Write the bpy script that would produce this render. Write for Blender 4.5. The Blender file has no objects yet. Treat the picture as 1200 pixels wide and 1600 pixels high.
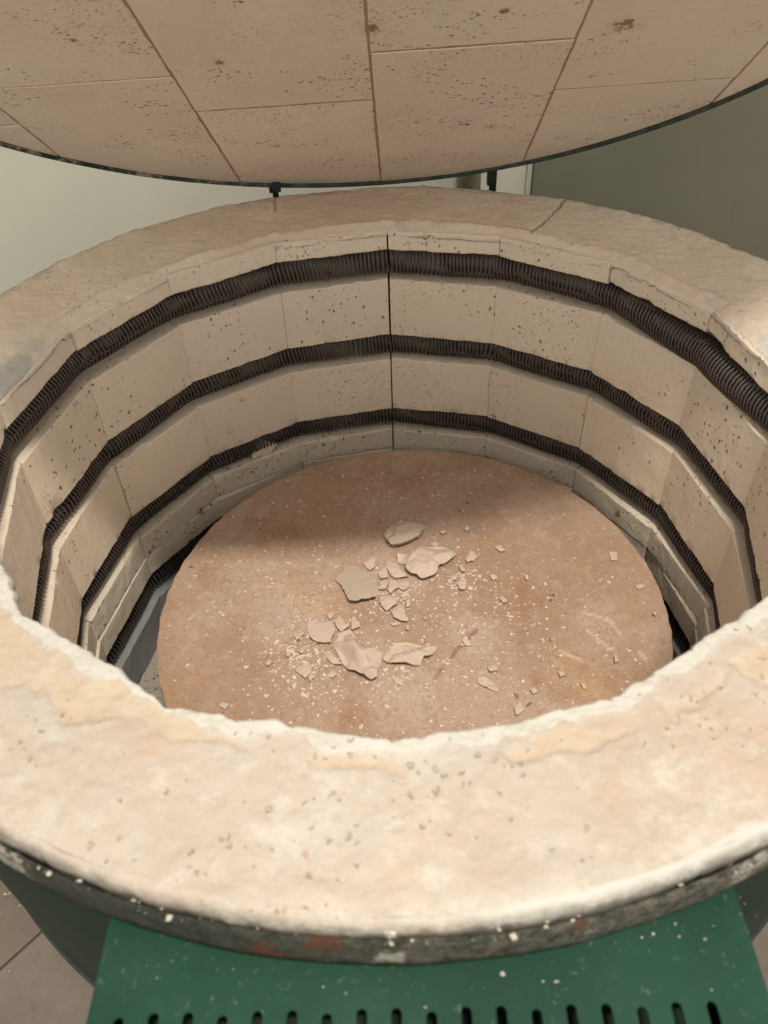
import bpy, math, random
import numpy as np

# ------------------------------------------------------------------ units
S = 0.36                    # one modelling unit (the radius of the firing chamber) in metres
scene = bpy.context.scene

# ------------------------------------------------------------------ camera
cam_d = bpy.data.cameras.new('camera')
cam = bpy.data.objects.new('camera', cam_d)
scene.collection.objects.link(cam)
scene.camera = cam
cam.location = (0.0032 * S, -1.6677 * S, 1.1384 * S)
cam.rotation_euler = (0.825069, 0.030276, -0.010422)
cam_d.sensor_fit = 'VERTICAL'
cam_d.sensor_height = 36.0
cam_d.sensor_width = 27.0
cam_d.lens = 1237.55 / 1600 * 36.0
cam_d.clip_start = 0.01
cam_d.clip_end = 100
cam_d.dof.use_dof = True
cam_d.dof.focus_distance = 0.92
cam_d.dof.aperture_fstop = 8.0

# ------------------------------------------------------------------ world and light
world = bpy.data.worlds.new('World')
scene.world = world
world.use_nodes = True
bg = world.node_tree.nodes['Background']
bg.inputs['Color'].default_value = (1.0, 0.945, 0.865, 1)
bg.inputs['Strength'].default_value = 0.82

ld = bpy.data.lights.new('ceiling_lamp', 'AREA')
ld.shape = 'RECTANGLE'
ld.size = 0.50
ld.size_y = 0.11
ld.energy = 70
ld.color = (1.0, 0.92, 0.81)
lo = bpy.data.objects.new('ceiling_lamp', ld)
scene.collection.objects.link(lo)
lo.location = (0.75 * S, -2.76 * S, 6.5 * S)
lo.rotation_euler = (math.radians(-24), 0, 0)

vs = scene.view_settings
vs.view_transform = 'Standard'
vs.look = 'None'
vs.exposure = 0.46
vs.gamma = 1.0
vs.use_curve_mapping = False
scene.render.engine = 'CYCLES'
scene.cycles.max_bounces = 10
scene.cycles.diffuse_bounces = 6

# ------------------------------------------------------------------ helpers
C = scene.collection
rng = np.random.default_rng(7)

def smooth(a, b, x):
    t = np.clip((np.asarray(x, float) - a) / (b - a), 0, 1)
    return t * t * (3 - 2 * t)

_perm = np.random.default_rng(3).random(65536)
def _h(ix, iy, iz):
    n = (ix * 73856093) ^ (iy * 19349663) ^ (iz * 83492791)
    return _perm[n & 65535]
def noise(P, sc, seed=0):
    P = np.asarray(P, float) * sc + seed * 17.37 + 500
    I = np.floor(P).astype(np.int64); F = P - I; F = F * F * (3 - 2 * F)
    x, y, z = F[..., 0], F[..., 1], F[..., 2]; r = 0
    for dx in (0, 1):
        for dy in (0, 1):
            for dz in (0, 1):
                w = (x if dx else 1 - x) * (y if dy else 1 - y) * (z if dz else 1 - z)
                r = r + w * _h(I[..., 0] + dx, I[..., 1] + dy, I[..., 2] + dz)
    return r
def fbm(P, sc, o=4, seed=0):
    r = 0; a = 0.5; t = 0
    for i in range(o):
        r = r + a * noise(P, sc * 2.03 ** i, seed + i); t += a; a *= 0.5
    return r / t            # 0..1

def tag(o, label=None, cat=None, group=None, kind=None):
    if label: o['label'] = label
    if cat: o['category'] = cat
    if group: o['group'] = group
    if kind: o['kind'] = kind
    return o

def empty(name, loc):
    o = bpy.data.objects.new(name, None)
    o.location = [c * S for c in loc]
    o.empty_display_size = 0.05
    C.objects.link(o)
    return o

def origin(o):
    v = np.zeros(3)
    while o is not None:
        v += np.array(o.location); o = o.parent
    return v

def build(name, V, Fs, mats, parent=None, base=None, smooth_shade=True, midx=None, attrs=None, sharp=None):
    """V in units, world coordinates.  Links ONE mesh object."""
    V = np.asarray(V, float) * S
    if base is None and parent is None:
        base = np.array([(V[:, 0].min() + V[:, 0].max()) / 2, (V[:, 1].min() + V[:, 1].max()) / 2, V[:, 2].min()])
        o_loc = base
    elif parent is not None:
        base = origin(parent); o_loc = np.zeros(3)
    else:
        base = np.array(base) * S; o_loc = base
    me = bpy.data.meshes.new(name)
    me.from_pydata((V - base).tolist(), [], Fs)
    for m in (mats if isinstance(mats, (list, tuple)) else [mats]):
        me.materials.append(m)
    if midx is not None:
        me.polygons.foreach_set('material_index', np.asarray(midx, np.int32))
    if attrs:
        for k, a in attrs.items():
            at = me.attributes.new(k, 'FLOAT', 'POINT')
            at.data.foreach_set('value', np.asarray(a, np.float32))
    me.validate()
    if smooth_shade:
        me.polygons.foreach_set('use_smooth', np.ones(len(me.polygons), bool))
    me.update()
    if sharp:
        me.set_sharp_from_angle(angle=math.radians(sharp))
    o = bpy.data.objects.new(name, me)
    o.location = o_loc
    C.objects.link(o)
    if parent is not None:
        o.parent = parent
    return o

class MB:
    def __init__(s): s.V = []; s.F = []; s.n = 0; s.M = []
    def add(s, V, F, m=0):
        V = np.asarray(V, float)
        s.V.append(V); s.F += [tuple(int(i) + s.n for i in f) for f in F]; s.M += [m] * len(F); s.n += len(V)
    def box(s, lo, hi, m=0, mat=None):
        x0, y0, z0 = lo; x1, y1, z1 = hi
        V = np.array([(x0, y0, z0), (x1, y0, z0), (x1, y1, z0), (x0, y1, z0), (x0, y0, z1), (x1, y0, z1), (x1, y1, z1), (x0, y1, z1)])
        if mat is not None: V = mat(V)
        s.add(V, [(0, 3, 2, 1), (4, 5, 6, 7), (0, 1, 5, 4), (1, 2, 6, 5), (2, 3, 7, 6), (3, 0, 4, 7)], m)
    def build(s, name, mats, parent=None, **k):
        return build(name, np.concatenate(s.V), s.F, mats, parent, midx=s.M, **k)

def bevel(o, w, seg=2):
    m = o.modifiers.new('bevel', 'BEVEL'); m.width = w * S; m.segments = seg; m.limit_method = 'ANGLE'
    m.harden_normals = False

def grid_faces(n, m, wrap_n=False, wrap_m=False):
    i = np.arange(n if wrap_n else n - 1); j = np.arange(m if wrap_m else m - 1)
    I, J = np.meshgrid(i, j, indexing='ij')
    I2 = (I + 1) % n; J2 = (J + 1) % m
    return np.stack([I * m + J, I2 * m + J, I2 * m + J2, I * m + J2], -1).reshape(-1, 4).tolist()

# ------------------------------------------------------------------ material helper
class NT:
    def __init__(s, name):
        s.m = bpy.data.materials.new(name); s.m.use_nodes = True
        s.t = s.m.node_tree; s.N = s.t.nodes; s.L = s.t.links
        s.b = s.N['Principled BSDF']
        s.co = s.N.new('ShaderNodeTexCoord').outputs['Object']
    def inp(s, sock, v):
        if hasattr(v, 'is_linked') or hasattr(v, 'links'): s.L.new(v, sock)
        else: sock.default_value = v
    def vec(s, v, sc=(1, 1, 1), off=0.0):
        n = s.N.new('ShaderNodeVectorMath'); n.operation = 'MULTIPLY'; s.L.new(v, n.inputs[0]); n.inputs[1].default_value = sc
        m = s.N.new('ShaderNodeVectorMath'); m.operation = 'ADD'; s.L.new(n.outputs[0], m.inputs[0])
        s.inp(m.inputs[1], off if not isinstance(off, (int, float)) else (off, off * 1.7, off * 0.6))
        return m.outputs[0]
    def noise(s, sc, detail=4, rough=0.55, co=None, dist=0.0, out='Fac'):
        n = s.N.new('ShaderNodeTexNoise'); s.L.new(co or s.co, n.inputs['Vector'])
        n.inputs['Scale'].default_value = sc / S; n.inputs['Detail'].default_value = detail
        n.inputs['Roughness'].default_value = rough; n.inputs['Distortion'].default_value = dist
        return n.outputs[out]
    def vor(s, sc, co=None, rnd=1.0, feat='F1'):
        n = s.N.new('ShaderNodeTexVoronoi'); n.feature = feat; s.L.new(co or s.co, n.inputs['Vector'])
        n.inputs['Scale'].default_value = sc / S; n.inputs['Randomness'].default_value = rnd
        return n
    def math(s, op, a, b=0.0, c=None, clamp=False):
        n = s.N.new('ShaderNodeMath'); n.operation = op; n.use_clamp = clamp
        s.inp(n.inputs[0], a); s.inp(n.inputs[1], b)
        if c is not None: s.inp(n.inputs[2], c)
        return n.outputs[0]
    def ramp(s, f, a, b, lo=0.0, hi=1.0):
        n = s.N.new('ShaderNodeMapRange'); n.interpolation_type = 'SMOOTHSTEP'
        s.inp(n.inputs['Value'], f); s.inp(n.inputs['From Min'], a); s.inp(n.inputs['From Max'], b)
        s.inp(n.inputs['To Min'], lo); s.inp(n.inputs['To Max'], hi)
        return n.outputs['Result']
    def mix(s, f, a, b):
        n = s.N.new('ShaderNodeMix'); n.data_type = 'RGBA'
        s.inp(n.inputs[0], f)
        for k, v in ((6, a), (7, b)):
            if isinstance(v, tuple): n.inputs[k].default_value = (*v, 1)
            else: s.L.new(v, n.inputs[k])
        return n.outputs[2]
    def attr(s, name):
        n = s.N.new('ShaderNodeAttribute'); n.attribute_name = name
        return n.outputs['Fac']
    def sep(s, v):
        n = s.N.new('ShaderNodeSeparateXYZ'); s.L.new(v, n.inputs[0]); return n.outputs
    def bump(s, h, strength=0.5, dist=0.002, prev=None):
        n = s.N.new('ShaderNodeBump'); s.L.new(h, n.inputs['Height'])
        n.inputs['Strength'].default_value = strength; n.inputs['Distance'].default_value = dist
        if prev is not None: s.L.new(prev, n.inputs['Normal'])
        return n.outputs[0]
    def out(s, col, rough=0.8, normal=None, metal=0.0, spec=0.3):
        if isinstance(col, tuple): s.b.inputs['Base Color'].default_value = (*col, 1)
        else: s.L.new(col, s.b.inputs['Base Color'])
        s.inp(s.b.inputs['Roughness'], rough); s.inp(s.b.inputs['Metallic'], metal)
        s.b.inputs['Specular IOR Level'].default_value = spec
        if normal is not None: s.L.new(normal, s.b.inputs['Normal'])
        return s.m

# pits: little dark holes, clustered
def pits(t, co, sc, dens, size, cl_scale, cl_lo, cl_hi):
    d = t.noise(sc * 1.3, 3, 0.6, co, out='Color')
    dv = t.N.new('ShaderNodeVectorMath'); dv.operation = 'MULTIPLY_ADD'
    t.L.new(d, dv.inputs[0]); k = 1.5 * S / sc; dv.inputs[1].default_value = (k, k, k); t.L.new(co, dv.inputs[2])
    v = t.vor(sc, dv.outputs[0])
    r = t.sep(v.outputs['Color'])[0]
    cl = t.ramp(t.noise(cl_scale, 3, 0.6, co), cl_lo, cl_hi)
    p = t.math('MULTIPLY', t.math('POWER', r, 1.6), cl)
    thr = t.math('MULTIPLY', t.math('SUBTRACT', p, 1 - dens), size / dens)
    thr = t.math('MAXIMUM', thr, 0.0001)
    return t.ramp(v.outputs['Distance'], t.math('MULTIPLY', thr, 0.7), t.math('MULTIPLY', thr, 1.15), 1.0, 0.0), thr

def spots(t, lst, wob=0.5, nsc=22, lo=0.40, hi=0.60):
    g = t.N.new('ShaderNodeNewGeometry').outputs['Position']
    acc = None
    for (x, y, z, r) in lst:
        d = t.N.new('ShaderNodeVectorMath'); d.operation = 'DISTANCE'; t.L.new(g, d.inputs[0]); d.inputs[1].default_value = (x * S, y * S, z * S)
        m = t.ramp(d.outputs['Value'], r * 0.15 * S, r * S, 1.0, 0.0)
        acc = m if acc is None else t.math('MAXIMUM', acc, m)
    n = t.noise(nsc, 5, 0.75)
    return t.ramp(t.math('ADD', t.math('MULTIPLY', acc, 1 - wob * .5), t.math('MULTIPLY', t.math('SUBTRACT', n, 0.5), wob * 2)), lo, hi)
LID_SPOTS = [(-0.412, 0.59, 0.625, 0.036), (-0.015, 0.501, 0.705, 0.045), (0.599, 0.553, 0.684, 0.065), (0.106, 0.962, 0.357, 0.022), (-0.352, 1.058, 0.269, 0.032), (0.293, 0.474, 0.735, 0.028), (0.344, 1.023, 0.318, 0.03), (-0.718, 0.461, 0.713, 0.02), (0.493, 0.847, 0.457, 0.024)]
WALL_SPOTS = [(0.139, 0.98, -0.023, 0.02), (-0.562, 0.815, -0.558, 0.022), (0.852, 0.504, -0.902, 0.06), (-0.756, 0.639, -0.955, 0.045), (0.571, 0.809, -0.67, 0.018), (0.593, 0.793, -0.132, 0.03), (0.951, 0.274, -0.098, 0.03)]
SHELF_SPOTS = [(0.093, 0.714, -0.86, 0.26), (-0.456, 0.412, -0.86, 0.24), (0.47, 0.069, -0.86, 0.17), (0.496, -0.263, -0.86, 0.22), (0.713, -0.315, -0.86, 0.24), (-0.612, 0.197, -0.86, 0.2), (-0.118, -0.378, -0.86, 0.16)]
SHELF_DUST = [(0.514, 0.509, -0.86, 0.28), (-0.038, 0.175, -0.86, 0.30), (0.642, -0.019, -0.86, 0.18), (-0.355, 0.016, -0.86, 0.3), (-0.005, -0.293, -0.86, 0.26), (0.25, -.1, -.86, .2)]

def firebrick(name, c1, c2, pit_col=(0.13, 0.060, 0.032), pitty=1.0, big=1.0, use_attr=True, grain=1.0, spec=0.25, stretch=(1, 1, 0.8), lowpit=0.40, marks=None):
    t = NT(name)
    if use_attr:
        rv = t.attr('rnd')
        cb = t.N.new('ShaderNodeCombineXYZ')
        t.L.new(t.math('MULTIPLY', rv, 3.1), cb.inputs[0]); t.L.new(t.math('MULTIPLY', rv, 7.7), cb.inputs[1]); t.L.new(t.math('MULTIPLY', rv, 5.3), cb.inputs[2])
        co = t.vec(t.co, (1, 1, 1), cb.outputs[0])
    else:
        co = t.co
    cs = t.vec(co, stretch)
    n1 = t.noise(2.2, 5, 0.6, co)
    col = t.mix(t.ramp(n1, 0.3, 0.7), c1, c2)
    fine = t.noise(60, 4, 0.7, co)
    dark = tuple(c * 0.86 for c in c1)
    col = t.mix(t.math('MULTIPLY', t.ramp(fine, 0.45, 0.75), 0.45), col, dark)
    if use_attr:
        col = t.mix(t.math('MULTIPLY', t.ramp(rv, 0.0, 1.0), 0.45), col, tuple(c * k for c, k in zip(c2, (0.80, 0.80, 0.80))))
    # soft brown blotches
    bl = t.ramp(t.noise(5.5, 6, 0.75, co, 0.6), 0.66, 0.78)
    col = t.mix(t.math('MULTIPLY', bl, 0.30), col, (0.33, 0.20, 0.12))
    # tiny pores everywhere
    p1, _ = pits(t, cs, 105, 0.70, 0.50 * pitty, 2.6, 0.30, 0.62)
    p2, _ = pits(t, cs, 72, 0.58, 0.47 * pitty, 3.0, lowpit, 0.60)
    p3, _ = pits(t, cs, 15, 0.30 * big, 0.30, 3.0, 0.44, 0.62)
    rag = t.ramp(t.noise(55, 4, 0.8, co), 0.46, 0.56)
    p3 = t.math('MULTIPLY', p3, rag)
    col = t.mix(t.math('MULTIPLY', p1, 0.65), col, (0.22, 0.12, 0.065))
    col = t.mix(t.math('MULTIPLY', p2, 0.9), col, pit_col)
    col = t.mix(t.math('MULTIPLY', p3, 0.85), col, (0.12, 0.045, 0.02))
    if marks:
        sp = spots(t, marks, 0.75, 45, .50, .62)
        col = t.mix(t.math('MULTIPLY', sp, 0.85), col, (0.20, 0.075, 0.035))
        halo = spots(t, [(x, y, z, r * 2.0) for x, y, z, r in marks], 0.6, 20, .45, .9)
        col = t.mix(t.math('MULTIPLY', halo, 0.35), col, (0.38, 0.20, 0.11))
    h = t.math('ADD', t.math('MULTIPLY', fine, 0.35 * grain), t.math('MULTIPLY', t.noise(18, 4, 0.7, cs), 0.6 * grain))
    h = t.math('SUBTRACT', h, t.math('MULTIPLY', t.math('MAXIMUM', p1, p2), 0.9))
    return t.out(col, 0.78, t.bump(h, 0.6, 0.0022), spec=spec)

M = {}
M['brick'] = firebrick('soft_firebrick', (0.73, 0.635, 0.51), (0.79, 0.70, 0.575), marks=WALL_SPOTS, grain=1.4, lowpit=0.39, pitty=0.88)
M['brick_low'] = firebrick('grey_stained_firebrick', (0.68, 0.60, 0.48), (0.76, 0.675, 0.55), lowpit=0.36, grain=1.8, marks=WALL_SPOTS)
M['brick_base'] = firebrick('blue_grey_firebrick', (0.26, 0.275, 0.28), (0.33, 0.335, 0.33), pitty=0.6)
M['brick_lid'] = firebrick('lid_firebrick', (0.69, 0.58, 0.47), (0.75, 0.65, 0.535), stretch=(1.0, 1.9, 1.6), pitty=1.0, big=1.6, lowpit=0.44, marks=LID_SPOTS)

def mat_mortar():
    t = NT('brown_mortar'); n = t.noise(30, 5, 0.7)
    return t.out(t.mix(n, (0.22, 0.13, 0.075), (0.44, 0.32, 0.22)), 0.9, t.bump(n, 0.5, 0.001))
M['mortar'] = mat_mortar()

def mat_rim():
    t = NT('refractory_coating')
    coat = t.attr('coat'); white = t.attr('white'); crack = t.attr('crack'); edge = t.attr('edge')
    n1 = t.noise(2.6, 6, 0.62); n2 = t.noise(14, 6, 0.7); n3 = t.noise(55, 5, 0.75)
    cream = t.mix(t.ramp(n1, 0.32, 0.66), (0.405, 0.335, 0.27), (0.44, 0.39, 0.335))
    cream = t.mix(t.ramp(t.noise(5.0, 5, 0.65, dist=0.8), 0.48, 0.72, 0, 0.6), cream, (0.42, 0.39, 0.345))
    cream = t.mix(t.ramp(t.noise(7, 7, 0.75, t.vec(t.co, (1, 1, 1), 5.5)), 0.50, 0.66, 0, 0.75), cream, (0.51, 0.475, 0.415))
    cream = t.mix(t.ramp(t.noise(3.1, 5, 0.7, t.vec(t.co, (1, 1, 1), 8.8)), 0.50, 0.68, 0, 0.65), cream, (0.44, 0.335, 0.25))
    cream = t.mix(t.ramp(n3, 0.52, 0.72, 0, 0.35), cream, (0.37, 0.30, 0.235))
    bare = t.mix(t.ramp(n1, 0.35, 0.65), (0.67, 0.56, 0.44), (0.74, 0.64, 0.52))
    cream = t.mix(t.attr('bare'), cream, bare)
    w = t.mix(n2, (0.46, 0.445, 0.395), (0.525, 0.51, 0.465))
    wm = t.math('MULTIPLY', t.ramp(n2, 0.40, 0.62), white)
    wm = t.math('MAXIMUM', wm, t.ramp(white, 0.75, 0.95))
    wm = t.math('MAXIMUM', wm, t.math('MULTIPLY', t.ramp(t.noise(9, 6, 0.75), 0.55, 0.66), 0.55))
    col = t.mix(wm, cream, w)
    peach = t.mix(t.ramp(n2, 0.35, 0.7), (0.44, 0.355, 0.265), (0.475, 0.405, 0.32))
    col = t.mix(t.ramp(coat, 0.35, 0.65), peach, col)
    # thin dirty line at the broken edge of the coat
    eb = t.math('MULTIPLY', t.ramp(coat, 0.25, 0.5), t.ramp(coat, 0.5, 0.8, 1, 0))
    col = t.mix(t.math('MULTIPLY', t.math('MULTIPLY', eb, 0.6), t.ramp(n2, 0.40, 0.60)), col, (0.39, 0.345, 0.29))
    # grey dirt towards the metal edge
    ed = t.math('MULTIPLY', edge, t.ramp(t.noise(16, 6, 0.75), 0.33, 0.6))
    col = t.mix(ed, col, (0.20, 0.19, 0.15))
    p1, _ = pits(t, t.co, 75, 0.50, 0.40, 2.4, 0.36, 0.62)
    p2, _ = pits(t, t.co, 48, 0.40, 0.30, 2.0, 0.36, 0.60)
    col = t.mix(t.math('MULTIPLY', p1, 0.28), col, (0.34, 0.20, 0.12))
    col = t.mix(t.math('MULTIPLY', p2, 0.5), col, (0.33, 0.17, 0.09))
    st = t.ramp(t.noise(4.4, 6, 0.8, dist=0.4), 0.70, 0.80)
    col = t.mix(t.math('MULTIPLY', st, 0.45), col, (0.62, 0.40, 0.20))
    col = t.mix(t.math('MULTIPLY', crack, 0.75), col, (0.22, 0.13, 0.08))
    h = t.math('ADD', t.math('MULTIPLY', n3, 0.5), t.math('MULTIPLY', n2, 1.0))
    h = t.math('SUBTRACT', h, p1)
    return t.out(col, 0.85, t.bump(h, 0.75, 0.0030), spec=0.2)
M['rim'] = mat_rim()

def mat_coil():
    t = NT('oxidised_heating_wire'); n = t.noise(30, 4, 0.6)
    return t.out(t.mix(n, (0.056, 0.046, 0.041), (0.110, 0.092, 0.082)), 0.42, t.bump(t.noise(120, 3, 0.6), 0.3, 0.0005), metal=0.2, spec=0.55)
M['coil'] = mat_coil()

def mat_shelf():
    t = NT('stained_kiln_shelf')
    a = t.noise(1.5, 5, 0.6, dist=0.5); b = t.noise(4.4, 6, 0.72, dist=0.15); c = t.noise(24, 5, 0.7); f = t.noise(90, 4, 0.75)
    col = t.mix(t.ramp(a, 0.38, 0.62), (0.385, 0.255, 0.175), (0.46, 0.335, 0.255))
    dustm = spots(t, SHELF_DUST, 0.75, 9, .28, .80)
    col = t.mix(t.math('MULTIPLY', dustm, 0.75), col, (0.53, 0.405, 0.33))
    st = t.math('MULTIPLY', spots(t, SHELF_SPOTS, 0.95, 10, .30, .78), t.ramp(c, 0.25, 0.62, 0.35, 1.0))
    col = t.mix(t.math('MULTIPLY', st, 0.70), col, (0.30, 0.160, 0.080))
    st2 = t.math('MULTIPLY', t.ramp(b, 0.56, 0.68), t.ramp(c, 0.35, 0.6))
    col = t.mix(t.math('MULTIPLY', st2, 0.45), col, (0.25, 0.125, 0.065))
    y = t.ramp(t.noise(2.6, 4, 0.6, t.vec(t.co, (1, 1, 1), 3.3)), 0.58, 0.72)
    col = t.mix(t.math('MULTIPLY', y, 0.4), col, (0.50, 0.34, 0.16))
    col = t.mix(t.math('MULTIPLY', t.ramp(c, 0.5, 0.72), 0.35), col, (0.64, 0.50, 0.40))
    col = t.mix(t.math('MULTIPLY', t.ramp(f, 0.50, 0.70), 0.6), col, (0.25, 0.14, 0.08))
    sp, _ = pits(t, t.co, 150, 0.60, 0.42, 3.0, 0.25, 0.6)
    col = t.mix(t.math('MULTIPLY', sp, 0.5), col, (0.66, 0.55, 0.46))
    dk, _ = pits(t, t.vec(t.co, (1, 1, 1), 9.1), 30, 0.45, 0.30, 2.4, 0.38, 0.62)
    col = t.mix(t.math('MULTIPLY', dk, 0.7), col, (0.12, 0.05, 0.025))
    # streaks: one brown smear and pale scratches
    sk = t.attr('streak'); sc = t.attr('scratch')
    col = t.mix(t.math('MULTIPLY', t.math('MULTIPLY', sk, t.ramp(c, 0.35, 0.6)), 0.8), col, (0.22, 0.10, 0.065))
    col = t.mix(t.math('MULTIPLY', sc, 0.6), col, (0.74, 0.62, 0.52))
    h = t.math('ADD', t.math('MULTIPLY', f, 0.5), t.math('ADD', t.math('MULTIPLY', sp, 0.5), c))
    return t.out(col, 0.85, t.bump(h, 0.7, 0.0014), spec=0.2)
M['shelf'] = mat_shelf()

def mat_clay(name, a, b):
    t = NT(name); n = t.noise(9, 5, 0.65); f = t.noise(70, 4, 0.7)
    col = t.mix(n, a, b)
    col = t.mix(t.math('MULTIPLY', t.ramp(f, 0.55, 0.75), 0.25), col, tuple(c * 0.7 for c in a))
    h = t.math('ADD', t.math('MULTIPLY', t.noise(11, 4, 0.55), 1.6), t.math('MULTIPLY', f, 0.18))
    return t.out(col, 0.75, t.bump(h, 0.35, 0.0022), spec=0.25)
M['clay'] = mat_clay('dry_clay', (0.56, 0.445, 0.365), (0.63, 0.515, 0.425))
M['clay_grey'] = mat_clay('greyer_dry_clay', (0.46, 0.37, 0.29), (0.52, 0.42, 0.335))
M['crumb'] = mat_clay('pale_crumb', (0.58, 0.47, 0.38), (0.80, 0.70, 0.61))
M['crust'] = mat_clay('cement_crumb', (0.25, 0.22, 0.18), (0.60, 0.56, 0.48))

def mat_green():
    t = NT('green_painted_steel'); n = t.noise(4, 5, 0.6); f = t.noise(120, 3, 0.6)
    col = t.mix(t.ramp(n, 0.35, 0.65), (0.003, 0.032, 0.016), (0.006, 0.042, 0.023))
    col = t.mix(t.math('MULTIPLY', t.ramp(t.noise(5, 6, 0.8), 0.50, 0.75), 0.5), col, (0.022, 0.060, 0.040))
    sp, _ = pits(t, t.co, 26, 0.35, 0.13, 2.2, 0.32, 0.6)
    col = t.mix(t.math('MULTIPLY', sp, 0.6), col, (0.45, 0.50, 0.42))
    d = t.ramp(t.noise(60, 4, 0.7), 0.60, 0.72)
    col = t.mix(t.math('MULTIPLY', d, 0.25), col, (0.25, 0.27, 0.22))
    return t.out(col, 0.62, t.bump(f, 0.12, 0.0005), spec=0.22)
M['green'] = mat_green()

def mat_jacket():
    t = NT('dirty_green_jacket'); n = t.noise(2.5, 5, 0.6); s = t.noise(9, 6, 0.75, t.vec(t.co, (1, 1, 0.4)))
    col = t.mix(t.ramp(n, 0.35, 0.65), (0.010, 0.030, 0.018), (0.020, 0.032, 0.021))
    col = t.mix(t.math('MULTIPLY', t.ramp(s, 0.62, 0.74), 0.6), col, (0.25, 0.26, 0.22))
    return t.out(col, 0.55, t.bump(s, 0.1, 0.001), metal=0.0, spec=0.15)
M['jacket'] = mat_jacket()

def mat_band():
    t = NT('dusty_metal_band'); n = t.noise(38, 6, 0.8); f = t.noise(110, 4, 0.85); big = t.noise(1.6, 4, 0.6)
    x = t.sep(t.co)[0]
    dustx = t.ramp(t.math('ADD', x, t.math('MULTIPLY', t.math('SUBTRACT', big, 0.5), 0.6 * S)), -0.45 * S, 0.35 * S)
    col = t.mix(t.ramp(n, 0.35, 0.65), (0.020, 0.030, 0.021), (0.045, 0.044, 0.035))
    du = t.math('MULTIPLY', t.ramp(t.math('ADD', t.math('MULTIPLY', n, 0.5), t.math('MULTIPLY', f, 0.5)), 0.40, 0.62), t.math('ADD', t.math('MULTIPLY', dustx, 0.72), 0.12))
    col = t.mix(du, col, (0.21, 0.19, 0.15))
    ru = spots(t, [(-0.20, -1.275, -0.10, 0.10), (-0.11, -1.28, -0.03, 0.06), (0.24, -1.25, -.03, .03)], 0.8, 40, .30, .6)
    col = t.mix(t.math('MULTIPLY', ru, 0.7), col, (0.13, 0.045, 0.020))
    wc = spots(t, [(-0.02, -1.28, -0.07, 0.05), (-0.62, -1.12, -0.03, 0.14), (0.52, -1.19, -0.04, 0.10)], 0.9, 45, .35, .6)
    col = t.mix(t.math('MULTIPLY', wc, 0.75), col, (0.46, 0.43, 0.36))
    wh = t.ramp(t.noise(17, 5, 0.8, t.vec(t.co, (1, 1, 1), 2.1)), 0.63, 0.70)
    col = t.mix(t.math('MULTIPLY', wh, 0.7), col, (0.55, 0.51, 0.43))
    return t.out(col, 0.8, t.bump(t.math('ADD', n, f), 0.7, 0.0025), spec=0.25)
M['band'] = mat_band()

def mat_lidband():
    t = NT('dark_lid_band'); n = t.noise(14, 6, 0.75)
    x = t.sep(t.co)[0]
    lf = t.ramp(x, -0.75 * S, -0.25 * S, 1, 0.12)
    col = t.mix(t.ramp(n, 0.3, 0.7), (0.012, 0.026, 0.018), (0.035, 0.05, 0.035))
    col = t.mix(t.math('MULTIPLY', t.ramp(n, 0.48, 0.62), lf), col, (0.27, 0.24, 0.18))
    return t.out(col, 0.65, t.bump(n, 0.5, 0.002), spec=0.35)
M['lidband'] = mat_lidband()

def mat_wall(name, a, b, stain):
    t = NT(name); n = t.noise(0.8, 4, 0.6); f = t.noise(50, 3, 0.6)
    col = t.mix(t.ramp(n, 0.35, 0.65), a, b)
    s = t.ramp(t.noise(7, 8, 0.9, dist=0.6), 0.64, 0.72)
    col = t.mix(t.math('MULTIPLY', s, 0.55), col, stain)
    dr = t.ramp(t.noise(5, 5, 0.7, t.vec(t.co, (1, 1, 0.15))), 0.55, 0.75)
    col = t.mix(t.math('MULTIPLY', dr, 0.22), col, stain)
    return t.out(col, 0.6, t.bump(f, 0.15, 0.0008), spec=0.3)
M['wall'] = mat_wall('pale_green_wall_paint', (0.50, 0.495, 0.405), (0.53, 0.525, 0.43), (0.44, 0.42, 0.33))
M['wall_shaded'] = mat_wall('shaded_wall_olive_grey', (0.115, 0.112, 0.078), (0.14, 0.137, 0.095), (0.10, 0.09, 0.06))  # wall shade on the right, put into the base colour
M['pipe'] = mat_wall('olive_grey_pipe', (0.21, 0.19, 0.12), (0.26, 0.24, 0.16), (0.12, 0.1, 0.06))
M['hinge'] = NT('dark_green_iron').out((0.010, 0.020, 0.015), 0.5, spec=0.4)
M['black'] = NT('dark_interior').out((0.015, 0.012, 0.010), 0.9)

def mat_floor():
    t = NT('rough_paving'); n = t.noise(3, 5, 0.65); g = t.noise(26, 5, 0.75); r = t.attr('rnd')
    col = t.mix(t.ramp(n, 0.3, 0.7), (0.150, 0.130, 0.108), (0.20, 0.172, 0.142))
    col = t.mix(t.math('MULTIPLY', r, 0.8), col, (0.14, 0.105, 0.085))
    col = t.mix(t.math('MULTIPLY', t.ramp(g, 0.55, 0.75), 0.6), col, (0.08, 0.06, 0.05))
    w, _ = pits(t, t.co, 30, 0.5, 0.26, 1.5, 0.3, 0.6)
    col = t.mix(t.math('MULTIPLY', w, 0.7), col, (0.52, 0.47, 0.40))
    return t.out(col, 0.9, t.bump(t.math('ADD', g, w), 0.6, 0.002), spec=0.2)
M['floor'] = mat_floor()

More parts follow.
